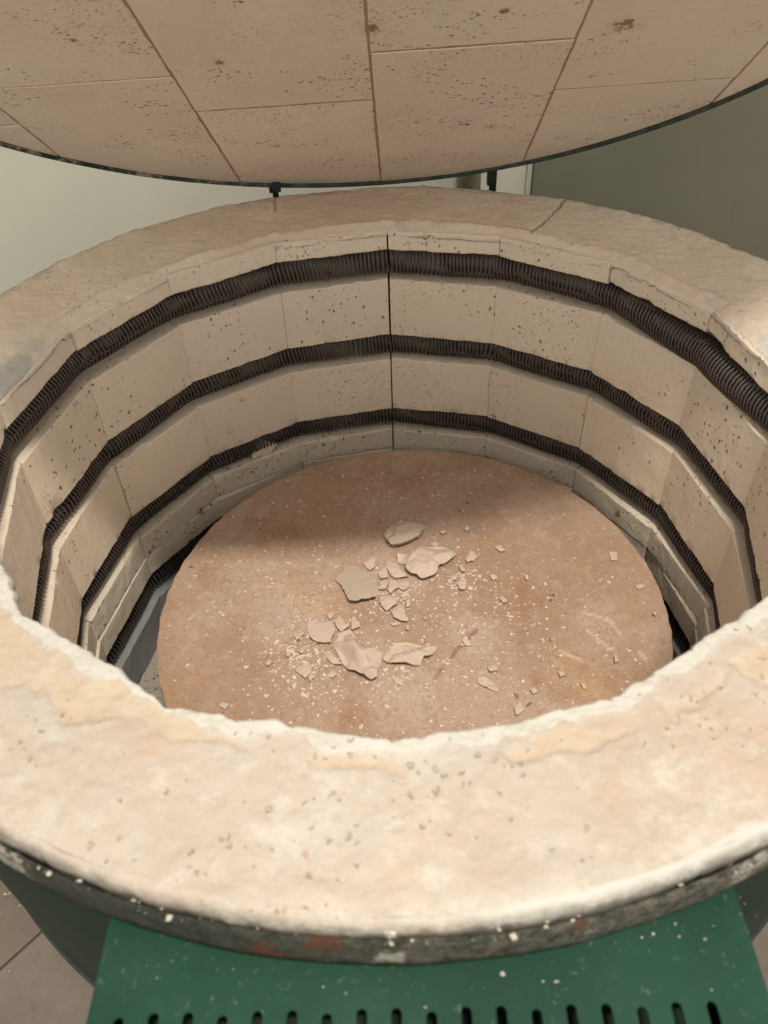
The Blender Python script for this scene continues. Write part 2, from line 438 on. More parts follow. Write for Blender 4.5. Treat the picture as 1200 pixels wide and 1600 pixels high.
# ------------------------------------------------------------------ setting
FZ = -1.75
mb = MB(); ca, sa = math.cos(math.radians(-42)), math.sin(math.radians(-42))
ox, oy = -1.30, -0.675
att = []
for i in range(-6, 7):
    for j in range(-6, 7):
        g = 0.006
        u0, u1 = i * 1.5 + g, (i + 1) * 1.5 - g; v0, v1 = j * 1.5 + .75 + g, (j + 1) * 1.5 + .75 - g
        def rot(V):
            x, y = V[:, 0].copy(), V[:, 1].copy()
            V[:, 0] = ox + ca * x - sa * y; V[:, 1] = oy + sa * x + ca * y
            return V
        mb.box((u0, v0, FZ - .1), (u1, v1, FZ), mat=rot)
        att += [float(rng.random())] * 8
mb.box((-9, -9, FZ - .2), (9, 9, FZ - .012)); att += [1.0] * 8
tag(mb.build('floor', M['floor'], base=(0, 0, FZ - .2), smooth_shade=False, attrs={'rnd': att}), kind='structure')

mb = MB(); mb.box((-7, 1.75, FZ), (0.602, 1.95, 6))
tag(mb.build('painted_wall', M['wall'], smooth_shade=False), 'pale greenish white painted wall behind the kiln on the left', 'wall')
mb = MB(); mb.box((0.625, 1.70, FZ), (7, 1.95, 6))  # separate wall slab that carries the painted shade
tag(mb.build('shaded_wall', M['wall_shaded'], smooth_shade=False), 'wall behind the kiln on the right, its shade painted in as dark olive grey', 'wall')
mb = MB(); mb.box((0.603, 1.735, FZ), (0.624, 1.95, 6))
tag(mb.build('corner_trim', M['wall'], smooth_shade=False), 'thin pale vertical trim between the bright wall and the wall with painted shade', 'trim')
a = np.linspace(0, 2 * math.pi, 33)[:-1]
V = np.concatenate([np.stack([0.358 + .047 * np.cos(a), 1.69 + .047 * np.sin(a), a * 0 + z], -1) for z in (FZ, 6)])
tag(build('wall_pipe', V, grid_faces(2, 32, False, True), M['pipe']), 'olive grey vertical pipe on the wall seen in the gap under the lid', 'pipe')

# ------------------------------------------------------------------ the kiln
N = 16; PH = -0.0078
def vang(k): return math.pi / 2 - k * 2 * math.pi / N + PH
kiln = empty('kiln', (0, 0, FZ))
tag(kiln, 'round top-loading pottery kiln with green jacket, cream brick chamber and raised brick lid', 'kiln')

def brick_ring(name, prof, mat, dens=None, jit=0.004, gaps=None, tip=0.0):
    """prof: list of (depth outward, z).  One mitred brick per facet."""
    prof = np.array(prof)
    npf = len(prof); nt = 40
    Vs = []; Fs = []; R = []; n = 0
    ap = math.cos(math.pi / N)
    for k in range(N):
        am = (vang(k) + vang(k + 1)) / 2
        nrm = np.array([math.cos(am), math.sin(am), 0]); tan = np.array([math.sin(am), -math.cos(am), 0])
        dd = (rng.random() - 0.5) * jit * 2; dz = (rng.random() - 0.5) * jit; tw = (rng.random() - 0.5) * jit * 3
        gl = gaps(k) if gaps else 0.0014
        gr = gaps(k + 1) if gaps else 0.0014
        T = np.linspace(-1, 1, nt + 1)
        d = prof[:, 0][None, :]; z = prof[:, 1][None, :]
        hw = (ap + d) * math.tan(math.pi / N)
        t = np.where(T[:, None] < 0, T[:, None] * (hw - gl), T[:, None] * (hw - gr))
        rad = ap + d + dd + tw * T[:, None]
        P = nrm * rad[..., None] + tan * t[..., None]
        P[..., 2] = z + dz
        # worn edges: noise on the front verts
        front = np.exp(-(d / 0.012) ** 2)
        nz = fbm(P, 16, 4, 3 + k) - 0.5; nz2 = fbm(P, 60, 3, 9) - 0.5
        chip = np.clip(noise(P, 13, 21 + k) - 0.80, 0, 1) * 0.10
        isface = (np.gradient(prof[:, 1]) * 0 + 1)[None, :]
        P += nrm * ((nz * 0.006 + nz2 * 0.0035 + chip * EDGE[name][None, :]) * front)[..., None]
        P[..., 2] += (nz2 * 0.004 + nz * 0.006) * EDGE[name][None, :]
        Vs.append(P.reshape(-1, 3)); F = grid_faces(nt + 1, npf, False, True)
        Fs += [[i + n for i in f] for f in F]
        Fs.append([n + i for i in range(npf)]); Fs.append([n + nt * npf + i for i in range(npf)][::-1])
        R.append(np.full((nt + 1) * npf, rng.random())); n += (nt + 1) * npf
    return build(name, np.concatenate(Vs), Fs, mat, kiln, attrs={'rnd': np.concatenate(R)}, sharp=32)

EDGE = {}
def profile(zt, zb, zca, zcb, top_groove=True, bot_groove=True):
    p = []; e = []
    def a(d, z, w=0.0): p.append((d, z)); e.append(w)
    if top_groove:
        a(.26, zca); a(.122, zca); a(.116, zt + .022); a(.10, zt + .002); a(.07, zt - .004); a(.035, zt - .003, .3); a(.012, zt, .8)
    else:
        a(.26, zt); a(.02, zt)
    a(.003, zt - .001, 1); a(.0, zt - .004, 1); a(.0, zt - .009, .3)
    m = 7
    for i in range(1, m): a(0, zt - .009 + (zb - zt + .013) * i / m)
    a(.0, zb + .004, .8); a(.003, zb, .8)
    if bot_groove:
        a(.02, zb - .001, .3); a(.06, zb + .004); a(.10, zb - .004); a(.116, zb - .024); a(.122, zcb); a(.26, zcb)
    else:
        a(.26, zb)
    return p, np.array(e)

def gap_main(k):
    k = k % N
    return {0: .0022, 1: .0014, 2: .0014}.get(k, .0008)
bands = [  # zt, zb, groove centre above, groove centre below
    (-.004, -.0733, None, -.1295, 'brick'),
    (-.1857, -.4118, -.1305, -.4630, 'brick'),
    (-.5153, -.7498, -.4640, -.8017, 'brick'),
    (-.8546, -.9540, -.8027, None, 'brick_low'),
    (-.9575, -1.050, None, -1.108, 'brick_low'),
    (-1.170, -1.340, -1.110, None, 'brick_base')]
for zt, zb, za, zc, m in bands:
    p, e = profile(zt, zb, za, zc, za is not None, zc is not None)
    EDGE['brick_ring'] = e
    brick_ring('brick_ring', p, M[m], gaps=gap_main, jit=0.0035 if m == 'brick' else 0.005)

# chamber floor
a = np.linspace(0, 2 * math.pi, 97)[:-1]
V = [(1.24 * math.cos(t), 1.24 * math.sin(t), -1.342) for t in a] + [(1.24 * math.cos(t), 1.24 * math.sin(t), -1.50) for t in a]
build('floor_slab', V, [list(range(96))] + [[96 + i for i in range(96)][::-1]] + [[i, 96 + i, 96 + (i + 1) % 96, (i + 1) % 96] for i in range(96)],
      firebrick('floor_firebrick', (0.34, 0.31, 0.27), (0.42, 0.37, 0.31), use_attr=False), kiln, smooth_shade=False)

# ---- heating coils
def poly_path(rad_v, n, soft=0.35):
    th = np.linspace(0, 2 * np.pi, n, endpoint=False)
    ap = rad_v * math.cos(math.pi / N)
    # angle th measured from vertex 0 clockwise
    loc = (th % (2 * math.pi / N)) - math.pi / N
    r = ap / np.cos(loc)
    k = int(n / N * 0.16) | 1
    ker = np.hanning(k + 2)[1:-1]; ker /= ker.sum()
    r = np.convolve(np.concatenate([r[-k:], r, r[:k]]), ker, 'same')[k:-k]
    return th, r

def coil(zc, seed, turns, sag=None):
    seg = 13; n = turns * seg
    th, r = poly_path(1.058, n)
    base = np.arange(n) / n
    an = math.pi / 2 - th + PH
    Pc = np.stack([r * np.cos(an), r * np.sin(an), np.zeros(n)], -1)
    lowf = noise(np.stack([np.cos(th) * 3, np.sin(th) * 3, th * 0 + seed], -1), 1.0, seed)
    mid = noise(np.stack([np.cos(th) * 12, np.sin(th) * 12, th * 0 + seed], -1), 1.0, seed + 1)
    # uneven winding: shift turns along the path, bunching
    shift = (mid - 0.5) * 0.022
    idx = (base + shift / (2 * math.pi)) % 1.0
    thw = idx * 2 * math.pi
    ri = np.interp(thw, np.append(th, 2 * math.pi), np.append(r, r[0]))
    anw = math.pi / 2 - thw + PH
    sagv = np.zeros(n) if sag is None else sag(thw)
    ri = ri + (lowf - 0.5) * 0.008 - sagv * 0.036
    R0 = 0.0455 + (mid - 0.5) * 0.004
    ph = base * turns * 2 * math.pi
    zc_ = zc + 0.002 + (lowf - 0.5) * 0.008 - sagv * 0.017
    lean = 0.004 * np.sin(ph)
    thw2 = anw + lean / ri
    P = np.stack([(ri + R0 * np.cos(ph)) * np.cos(thw2), (ri + R0 * np.cos(ph)) * np.sin(thw2), zc_ + R0 * 1.06 * np.sin(ph)], -1)
    # tube around P
    T = np.roll(P, -1, 0) - np.roll(P, 1, 0); T /= np.linalg.norm(T, axis=1)[:, None]
    A = P - np.stack([ri * np.cos(anw), ri * np.sin(anw), zc_], -1); A /= np.linalg.norm(A, axis=1)[:, None]
    A -= (A * T).sum(1)[:, None] * T; A /= np.linalg.norm(A, axis=1)[:, None]
    B = np.cross(T, A); w = 0.0038; q = 6
    V = np.stack([P + w * (math.cos(2 * math.pi * j / q) * A + math.sin(2 * math.pi * j / q) * B) for j in range(q)], 1).reshape(-1, 3)
    return build('heating_coil', V, grid_faces(n, q, True, True), M['coil'], kiln)
def sag_top(th):     # the upper coil has crept out of its groove at the right
    c = 3.05 * 2 * math.pi / N
    return np.exp(-((th - c) / 0.30) ** 2)
coil(-.1295, 1, 452, sag_top)
coil(-.4635, 2, 452)
coil(-.8022, 3, 470)
coil(-1.1085, 4, 452)

# ---- rim
PEACH = [
 [(-0.95, -0.50), (-0.814, -0.632), (-0.75, -0.675), (-0.688, -0.732), (-0.62, -0.799), (-0.563, -0.842), (-0.5, -0.867), (-0.48, -0.862), (-0.44, -0.892), (-0.385, -0.925), (-0.338, -0.95), (-0.282, -0.97), (-0.238, -0.994), (-0.292, -0.976), (-0.332, -0.981), (-0.375, -0.974), (-0.424, -0.942), (-0.484, -0.934), (-0.539, -0.945), (-0.581, -0.894), (-0.634, -0.863), (-0.682, -0.868), (-0.743, -0.883), (-0.86, -0.80), (-1.0, -0.6)],
 [(-0.15, -1.008), (-0.1, -1.004), (-0.024, -1.017), (0.021, -1.029), (0.01, -1.041), (-0.074, -1.033), (-0.144, -1.025)],
 [(0.167, -1.011), (0.209, -1.001), (0.264, -0.974), (0.388, -0.967), (0.333, -0.988), (0.32, -0.999), (0.257, -1.014), (0.184, -1.031)],
 [(0.442, -0.919), (0.482, -0.927), (0.549, -0.865), (0.548, -0.884), (0.477, -0.945), (0.448, -0.956)],
 [(0.569, -0.852), (0.649, -0.814), (0.785, -0.754), (0.90, -0.65), (0.96, -0.72), (0.755, -0.852), (0.615, -0.906), (0.587, -0.879)]]
CRACKS = [([(0.665, 1.225), (0.604, 1.108), (0.546, 1.002), (0.494, 0.917)], .0035, 1.0),
          ([(-0.405, 1.36), (-0.398, 1.24), (-0.393, 1.165)], .004, 0.7),
          ([(-0.95, -0.33), (-1.22, -0.40)], .004, 0.8)]
def seg_dist(X, Y, a, b):
    ax, ay = a; bx, by = b; dx, dy = bx - ax, by - ay
    t = np.clip(((X - ax) * dx + (Y - ay) * dy) / (dx * dx + dy * dy), 0, 1)
    return np.hypot(X - ax - t * dx, Y - ay - t * dy)
def poly_sdf(X, Y, poly):
    d = np.full(X.shape, 9.0); ins = np.zeros(X.shape, bool)
    for i in range(len(poly)):
        a, b = poly[i], poly[(i + 1) % len(poly)]
        d = np.minimum(d, seg_dist(X, Y, a, b))
        c = ((a[1] > Y) != (b[1] > Y)) & (X < (b[0] - a[0]) * (Y - a[1]) / (b[1] - a[1] + 1e-12) + a[0])
        ins ^= c
    return np.where(ins, -d, d)

OCY = 0.055; ORAD = 1.322
def outer_r(th, R=ORAD):
    # distance from the origin to the circle centred (0, OCY)
    s = OCY * np.sin(th)
    return s + np.sqrt(s * s - OCY ** 2 + R ** 2)
def make_rim():
    nth = 1500
    th = np.linspace(0, 2 * np.pi, nth, endpoint=False)
    loc = ((th - PH - math.pi / 2) % (2 * math.pi / N)) - math.pi / N
    pr = math.cos(math.pi / N) / np.cos(loc)
    U = np.stack([np.cos(th), np.sin(th), 0 * th], -1)
    n1 = fbm(U, 7, 4, 5) - .5; n2 = fbm(U, 34, 4, 6) - .5; n3 = fbm(U, 3, 2, 8) - .5
    frontness = smooth(0.1, -0.6, np.sin(th))
    ri = pr + .006 * (1 - frontness) - 0.016 * frontness + n1 * (0.008 + .015 * frontness) + n2 * (.005 + 0.011 * frontness)
    ro = outer_r(th) + n3 * 0.012 + n2 * 0.020 * smooth(-0.3, .3, np.sin(th)) + n2 * .006
    # profile parameter
    ins = [(-1.0, -.030), (-.85, -.022), (-.55, -.012)]
    rows = []          # (radius, z, s)
    # inner lip
    lipdrop = (0.014 + 0.020 * (fbm(U, 16, 4, 11) - .35)) * (.15 + .85 * frontness) - .003 * (1 - frontness)
    rows.append((pr + .012, -lipdrop - .012, 0))
    rows.append((pr + .000 - .002, -lipdrop - .004, 0))
    rows.append((ri + .002, -lipdrop * .6 + .000, 0))
    rows.append((ri, 0.002 + 0 * th, 0))
    rows.append((ri + .003, 0.008 + 0 * th, .01))
    ns = 70
    for i in range(ns):
        s = 0.02 + 0.93 * i / (ns - 1)
        rows.append((ri + (ro - ri) * s, 0.012 + 0 * th, s))
    for q in range(1, 9):
        f = q / 8 * math.pi / 2
        rows.append((ro - (1 - math.sin(f)) * .018, 0.012 - (1 - math.cos(f)) * .020, .95 + .05 * q / 8))
    rows.append((ro, -.03 + 0 * th, 1.0)); rows.append((ro - .004, -.08 + 0 * th, 1.0)); rows.append((ro - .06, -.10 + 0 * th, 1.0))
    m = len(rows)
    Rr = np.stack([np.broadcast_to(r[0], (nth,)) for r in rows], 1); Z = np.stack([np.broadcast_to(r[1], (nth,)) for r in rows], 1)
    Sg = np.broadcast_to(np.array([r[2] for r in rows])[None, :], (nth, m)).copy()
    X = Rr * np.cos(th)[:, None]; Y = Rr * np.sin(th)[:, None]
    P = np.stack([X, Y, Z], -1)
    W = np.stack([X, Y, 0 * X], -1)
    # peach exposures
    wx = X + (fbm(W, 22, 4, 31) - .5) * 0.045; wy = Y + (fbm(W, 22, 4, 37) - .5) * 0.045
    sd = np.full(X.shape, 9.0)
    for p in PEACH: sd = np.minimum(sd, poly_sdf(wx, wy, p))
    # small worn streaks along the back lip
    back = smooth(-.2, .3, np.sin(th))[:, None]
    dist_in = Sg * (ro - ri)[:, None]
    ridge_w = 0.045 + 0.03 * (fbm(U, 5, 3, 44) - .5)[:, None]
    coat = smooth(-.006, .009, sd + (fbm(W, 70, 3, 39) - .5) * .012)
    lip = smooth(0.050, 0.018, dist_in + (fbm(W, 16, 4, 51) - .5) * .06)
    fr = smooth(0.15, -0.35, np.sin(th))[:, None]
    white = np.clip(lip * fr * 1.15, 0, 1)
    outw = smooth(.80, .97, Sg + (fbm(W, 10, 3, 52) - .5) * .12) * smooth(-.45, .25, X)
    outl = smooth(-.25, -.75, X) * smooth(.45, .9, Sg) * 0.9
    rightw = smooth(.75, 1.05, X) * smooth(.35, .0, np.abs(Y - .15)) * smooth(.6, .1, Sg)
    leftw = smooth(-.85, -1.0, X) * smooth(.6, .2, np.abs(Y + .05)) * smooth(.55, .1, Sg)
    white = np.clip(np.maximum.reduce([white, outw * fr, outl * fr, rightw, leftw]), 0, 1)
    # heights
    top = smooth(0.0, .02, Sg) * (Z > 0)
    H = (fbm(W, 3.2, 3, 61) - .5) * .020 + (fbm(W, 13, 4, 62) - .5) * .0045 + (fbm(W, 45, 3, 63) - .5) * .0055
    crust = smooth(.50, .62, fbm(W, 7.5, 5, 71)) * .0025 + smooth(.58, .63, fbm(W, 15, 5, 73)) * .0015
    H = H + crust * fr
    H = H - (1 - coat) * .0045
    # ragged ridge on the back lip: slab top rounds down to the lip
    rr = smooth(0.0, 1.0, dist_in / ridge_w)
    H = H - back * (1 - rr) * 0.016
    H = H + back * np.exp(-((dist_in - ridge_w) / .012) ** 2) * 0.006 * smooth(.4, .6, fbm(W, 9, 3, 77))
    lipbump = white * fr * (fbm(W, 30, 4, 66) - .5) * .010 * lip
    H = H + lipbump
    crack = np.zeros(X.shape)
    jx = X + (fbm(W, 15, 3, 81) - .5) * .03; jy = Y + (fbm(W, 15, 3, 82) - .5) * .03
    for pts, w, stg in CRACKS:
        for a_, b_ in zip(pts[:-1], pts[1:]):
            crack = np.maximum(crack, stg * smooth(w * 1.6, w * .4, seg_dist(jx, jy, a_, b_)))
    H = H - crack * .006
    P[..., 2] += H * np.where(Z > -.004, 1, .3)
    # radial roughness of the vertical faces
    vert = (Sg <= .012) | (Sg >= .985)
    nr = (fbm(P, 26, 4, 90) - .5) * .010 * vert
    P[..., 0] += nr * np.cos(th)[:, None]; P[..., 1] += nr * np.sin(th)[:, None]
    edge = smooth(.90, 1.0, Sg) * back + smooth(.955, .99, Sg) * .8 * (1 - back) 
    edge = np.maximum(edge, smooth(.955, 1.0, Sg) * smooth(.0, -.5, X) * .9)
    edge = np.maximum(edge, .5 * smooth(.35, .45, X * 0 + fbm(W, 6, 3, 92) - .12) * back * smooth(.80, .98, Sg))
    bare = smooth(-.35, .15, Y + (fbm(W, 5, 4, 101) - .5) * .35)
    # V-0 joint crumble and inner seam between slab and skim
    seam = back * np.exp(-((dist_in - ridge_w * 1.15) / .004) ** 2) * smooth(.45, .62, fbm(W, 8, 4, 99)) * .30
    crack = np.maximum(crack, seam)
    build('rim_coating', P.reshape(-1, 3), grid_faces(nth, m, True, False), M['rim'], kiln,
          attrs={'coat': coat.reshape(-1), 'white': white.reshape(-1), 'crack': crack.reshape(-1), 'edge': edge.reshape(-1), 'bare': bare.reshape(-1)})
make_rim()

# ---- metal: band, upper and lower jacket
def drum(name, mat, rows, nth=400, wob=0.0, seed=0, arc=None):
    th = np.linspace(0, 2 * np.pi, nth, endpoint=False)
    U = np.stack([np.cos(th), np.sin(th), 0 * th], -1)
    P = []
    for (dr, z) in rows:
        w = (fbm(U * 1.0 + z, 12, 4, seed) - .5) * wob
        r = outer_r(th, ORAD + dr) + w
        P.append(np.stack([r * np.cos(th), r * np.sin(th), z + (fbm(U + z, 20, 3, seed + 4) - .5) * wob * 1.5], -1))
    P = np.stack(P, 1)
    return build(name, P.reshape(-1, 3), grid_faces(nth, len(rows), True, True), mat, kiln, sharp=45)
drum('rim_band', M['band'], [(.002, -.020), (.006, -.014), (.009, -.022), (.010, -.05), (.010, -.08), (.009, -.100), (.006, -.105), (.002, -.103), (.001, -.07)], 900, .005, 3)
drum('jacket', M['jacket'], [(-.02, -.06), (.0, -.06), (.0, -.30), (.0, -.60), (.0, -.885), (-.004, -.893), (-.02, -.893)])
drum('jacket_seam', M['hinge'], [(-.02, -.8935), (.0, -.8945), (.006, -.900), (.006, -.912), (-.001, -.918), (-.02, -.918)])
drum('lower_jacket', M['jacket'], [(-.02, -.919), (-.006, -.919), (-.006, -1.19), (-.02, -1.49), (-.06, -1.50)])

# stand
mb = MB()
for q in range(4):
    an = math.radians(45 + 90 * q); c, s = math.cos(an), math.sin(an)
    def rt(V, c=c, s=s):
        x, y = V[:, 0].copy(), V[:, 1].copy(); V[:, 0] = x * c - y * s; V[:, 1] = x * s + y * c + OCY; return V
    m2 = MB(); m2.box((1.10, -.03, FZ), (1.16, .03, -1.503), mat=rt)
    m2.build('stand_leg', M['hinge'], kiln, smooth_shade=False)

# ---- hinge arms behind the rim
for x, w in ((.418, .013), (-.418, .011)):
    mb = MB()
    mb.box((x - w, 1.405, -.45), (x + w, 1.425, .16))
    mb.box((x - w - .010, 1.398, -.012), (x - w + .004, 1.43, .10))
    mb.box((x - w, 1.395, -.40), (x + w, 1.4045, -.34))
    o = mb.build('hinge_arm', M['hinge'], kiln, smooth_shade=False); bevel(o, .002)
mb = MB()
mb.box((-.418, 1.345, .012), (-.388, 1.360, .060)); mb.build('hinge_plate', M['hinge'], kiln, smooth_shade=False)

# ---- lid
LA = np.array([0.9995751, 0.00280548, 0.02901278]); LU = np.array([-0.01535293, -0.79541663, 0.60586853])
LN = np.cross(LA, LU); LN /= np.linalg.norm(LN)
if LN[2] < 0: LN = -LN
LR = 1.33
LC = np.array([-0.0078, 1.400, 0.0195]) + LR * LU - 0.031 * LA
def lid_pt(a_, u_, n_): return LC + np.multiply.outer(a_, LA) + np.multiply.outer(u_, LU) + np.multiply.outer(n_, LN)

def clip_poly(poly, nx, ny, c):       # keep nx*x+ny*y <= c
    out = []
    for i in range(len(poly)):
        p, q = poly[i], poly[(i + 1) % len(poly)]
        dp = nx * p[0] + ny * p[1] - c; dq = nx * q[0] + ny * q[1] - c
        if dp <= 0: out.append(p)
        if dp * dq < 0:
            t = dp / (dp - dq); out.append((p[0] + t * (q[0] - p[0]), p[1] + t * (q[1] - p[1])))
    return out
def make_lid():
    s, off = 0.5197, 0.0294
    Vs = []; Fs = []; M_ = []; R = []; n = 0
    hoff = {-1: -.598, 1: -.616, 0: -.320, -2: -.369}
    def add(V, F, m, r):
        nonlocal n
        Vs.append(V); Fs.extend([[i + n for i in f] for f in F]); M_.extend([m] * len(F)); R.append(np.full(len(V), r)); n += len(V)
    circ = [(LR * math.cos(t), LR * math.sin(t)) for t in np.linspace(0, 2 * math.pi, 241)[:-1]]
    for c in range(-4, 4):            # column c lies between vertical joints c and c+1
        key = c
        h0 = hoff.get(c, -.35 if c % 2 == 0 else -.60)
        x0, x1 = off + s * c, off + s * (c + 1)
        for r_ in range(-2, 4):
            y0, y1 = h0 + 1.04 * (r_ - 1), h0 + 1.04 * r_
            gx = 0.0019; gy = .0016
            poly = [p for p in circ]
            for (nx, ny, cc) in ((1, 0, x1 - gx), (-1, 0, -(x0 + gx)), (0, 1, y1 - gy), (0, -1, -(y0 + gy))):
                poly = clip_poly(poly, nx, ny, cc)
                if len(poly) < 3: break
            if len(poly) < 3: continue
            # resample edges
            pts = []
            for i in range(len(poly)):
                p, q = np.array(poly[i]), np.array(poly[(i + 1) % len(poly)])
                k = max(1, int(np.linalg.norm(q - p) / .02))
                for j in range(k): pts.append(p + (q - p) * j / k)
            pts = np.array(pts); m = len(pts)
            P3 = np.stack([pts[:, 0], pts[:, 1], 0 * pts[:, 0]], -1)
            pts = pts + (np.stack([fbm(P3, 25, 3, c * 7 + r_), fbm(P3, 25, 3, c * 5 + r_ + 50)], -1) - .5) * .006
            cen = pts.mean(0)
            ins = pts + (cen - pts) / np.linalg.norm(cen - pts, axis=1)[:, None] * .004
            dn = (rng.random() - .5) * .003
            V = np.concatenate([lid_pt(pts[:, 0], pts[:, 1], 0 * pts[:, 0] + .16), lid_pt(pts[:, 0], pts[:, 1], 0 * pts[:, 0] + .004 + dn), lid_pt(ins[:, 0], ins[:, 1], 0 * pts[:, 0] + dn)])
            F = [[i, (i + 1) % m, m + (i + 1) % m, m + i] for i in range(m)] + [[m + i, m + (i + 1) % m, 2 * m + (i + 1) % m, 2 * m + i] for i in range(m)]
            F += [[2 * m + i for i in range(m)], [i for i in range(m)][::-1]]
            add(V, F, 0, rng.random())
    # mortar bed seen in the joints
    c2 = np.array(circ) * (1 - .004 / LR)
    m = len(c2)
    V = np.concatenate([lid_pt(c2[:, 0], c2[:, 1], 0 * c2[:, 0] + .0012), lid_pt(c2[:, 0], c2[:, 1], 0 * c2[:, 0] + .158)])
    add(V, [[i for i in range(m)], [m + i for i in range(m)][::-1]] + [[i, (i + 1) % m, m + (i + 1) % m, m + i] for i in range(m)], 1, 0)
    lid = build('lid', np.concatenate(Vs), Fs, [M['brick_lid'], M['mortar']], kiln, smooth_shade=False, midx=M_, attrs={'rnd': np.concatenate(R)})
    lid['label'] = 'cream firebrick lid slab with brown joints, propped open over the chamber'
    # band
    th = np.linspace(0, 2 * math.pi, 600, endpoint=False); P = []
    U = np.stack([np.cos(th), np.sin(th), 0 * th], -1)
    leftbot = smooth(.2, .8, -np.cos(th)) * smooth(.2, .5, -np.sin(th))
    for i, (dr, nn) in enumerate([(.001, .02), (.001, -.006), (.006, -.011), (.018, -.009), (.022, .01), (.022, .19), (.002, .19)]):
        w = (fbm(U + nn, 16, 4, 7) - .5) * (.004 + .016 * leftbot)
        rr = LR + dr + w * (1 if i > 1 else .3)
        P.append(lid_pt(rr * np.cos(th), rr * np.sin(th), nn + w * (.5 if i < 5 else 0)))
    P = np.stack(P, 1)
    build('lid_band', P.reshape(-1, 3), grid_faces(600, 7, True, True), M['lidband'], lid, sharp=50)
    c3 = np.array(circ) * (1 + .006 / LR)
    build('lid_cover', lid_pt(np.r_[c3[:, 0], c3[:, 0]], np.r_[c3[:, 1], c3[:, 1]], np.r_[0 * c3[:, 0] + .164, 0 * c3[:, 0] + .185]),
          [[i for i in range(m)][::-1], [m + i for i in range(m)]] + [[i, (i + 1) % m, m + (i + 1) % m, m + i] for i in range(m)], M['jacket'], lid, smooth_shade=False)
make_lid()

# ---- control box with a slotted top
def stadium(cx, cy, w, l, n=8):
    P = []
    r = w / 2
    for i in range(n + 1): a_ = math.pi * i / n; P.append((cx + r * math.cos(a_), cy + l / 2 - r + r * math.sin(a_)))
    for i in range(n + 1): a_ = math.pi + math.pi * i / n; P.append((cx + r * math.cos(a_), cy - l / 2 + r + r * math.sin(a_)))
    return P
def control_box():
    x0, x1 = -.447, .506; zt = -.124; yf = -1.62
    cu = bpy.data.curves.new('vent_plate', 'CURVE'); cu.dimensions = '2D'; cu.fill_mode = 'BOTH'
    def spl(P):
        s_ = cu.splines.new('POLY'); s_.points.add(len(P) - 1); s_.use_cyclic_u = True
        for i, (x, y) in enumerate(P): s_.points[i].co = (x * S, y * S, 0, 1)
    ths = np.linspace(math.atan2(-1.19, x0), math.atan2(-1.15, x1), 60)
    arc = [(float(outer_r(t, ORAD + .001) * math.cos(t)), float(outer_r(t, ORAD + .001) * math.sin(t))) for t in ths]
    spl([(x0, yf)] + [(x0, arc[0][1])] + arc[1:-1] + [(x1, arc[-1][1]), (x1, yf)])
    k = 0; x = x0 + .045
    slots = []
    while x < x1 - .06:
        spl(stadium(x, -1.370 + (.003 if k % 3 else -.002), .0150, .085)); slots.append(x)
        x += .0485; k += 1
    x = x0 + .07
    while x < x1 - .05:
        spl(stadium(x, -1.492, .0150, .085)); x += .0485
    cu.extrude = .003 * S; cu.bevel_depth = 0
    tmp = bpy.data.objects.new('vent_tmp', cu); C.objects.link(tmp)
    dg = bpy.context.evaluated_depsgraph_get()
    me = bpy.data.meshes.new_from_object(tmp.evaluated_get(dg))
    bpy.data.objects.remove(tmp)
    me.materials.clear(); me.materials.append(M['green'])
    mb = MB()
    # walls of the box, butted under the lid plate
    zl = -1.0
    mb.box((x0, yf, zl), (x0 + .008, -1.16, zt - .0031)); mb.box((x1 - .008, yf, zl), (x1, -1.13, zt - .0031))
    mb.box((x0 + .0085, yf, zl), (x1 - .0085, yf + .008, zt - .0031))
    mb.box((x0 + .0085, yf + .0085, zl), (x1 - .0085, -1.27, zl + .008))
    box = mb.build('control_box', M['green'], kiln, smooth_shade=False)
    vp = bpy.data.objects.new('vent_plate', me); C.objects.link(vp)
    vp.parent = box; vp.location = (0, 0, (zt - FZ) * S)
    mb = MB(); mb.box((x0 + .02, yf + .03, zt - .16), (x1 - .02, -1.285, zt - .12))
    mb.build('circuit_tray', M['jacket'], box, smooth_shade=False)
control_box()

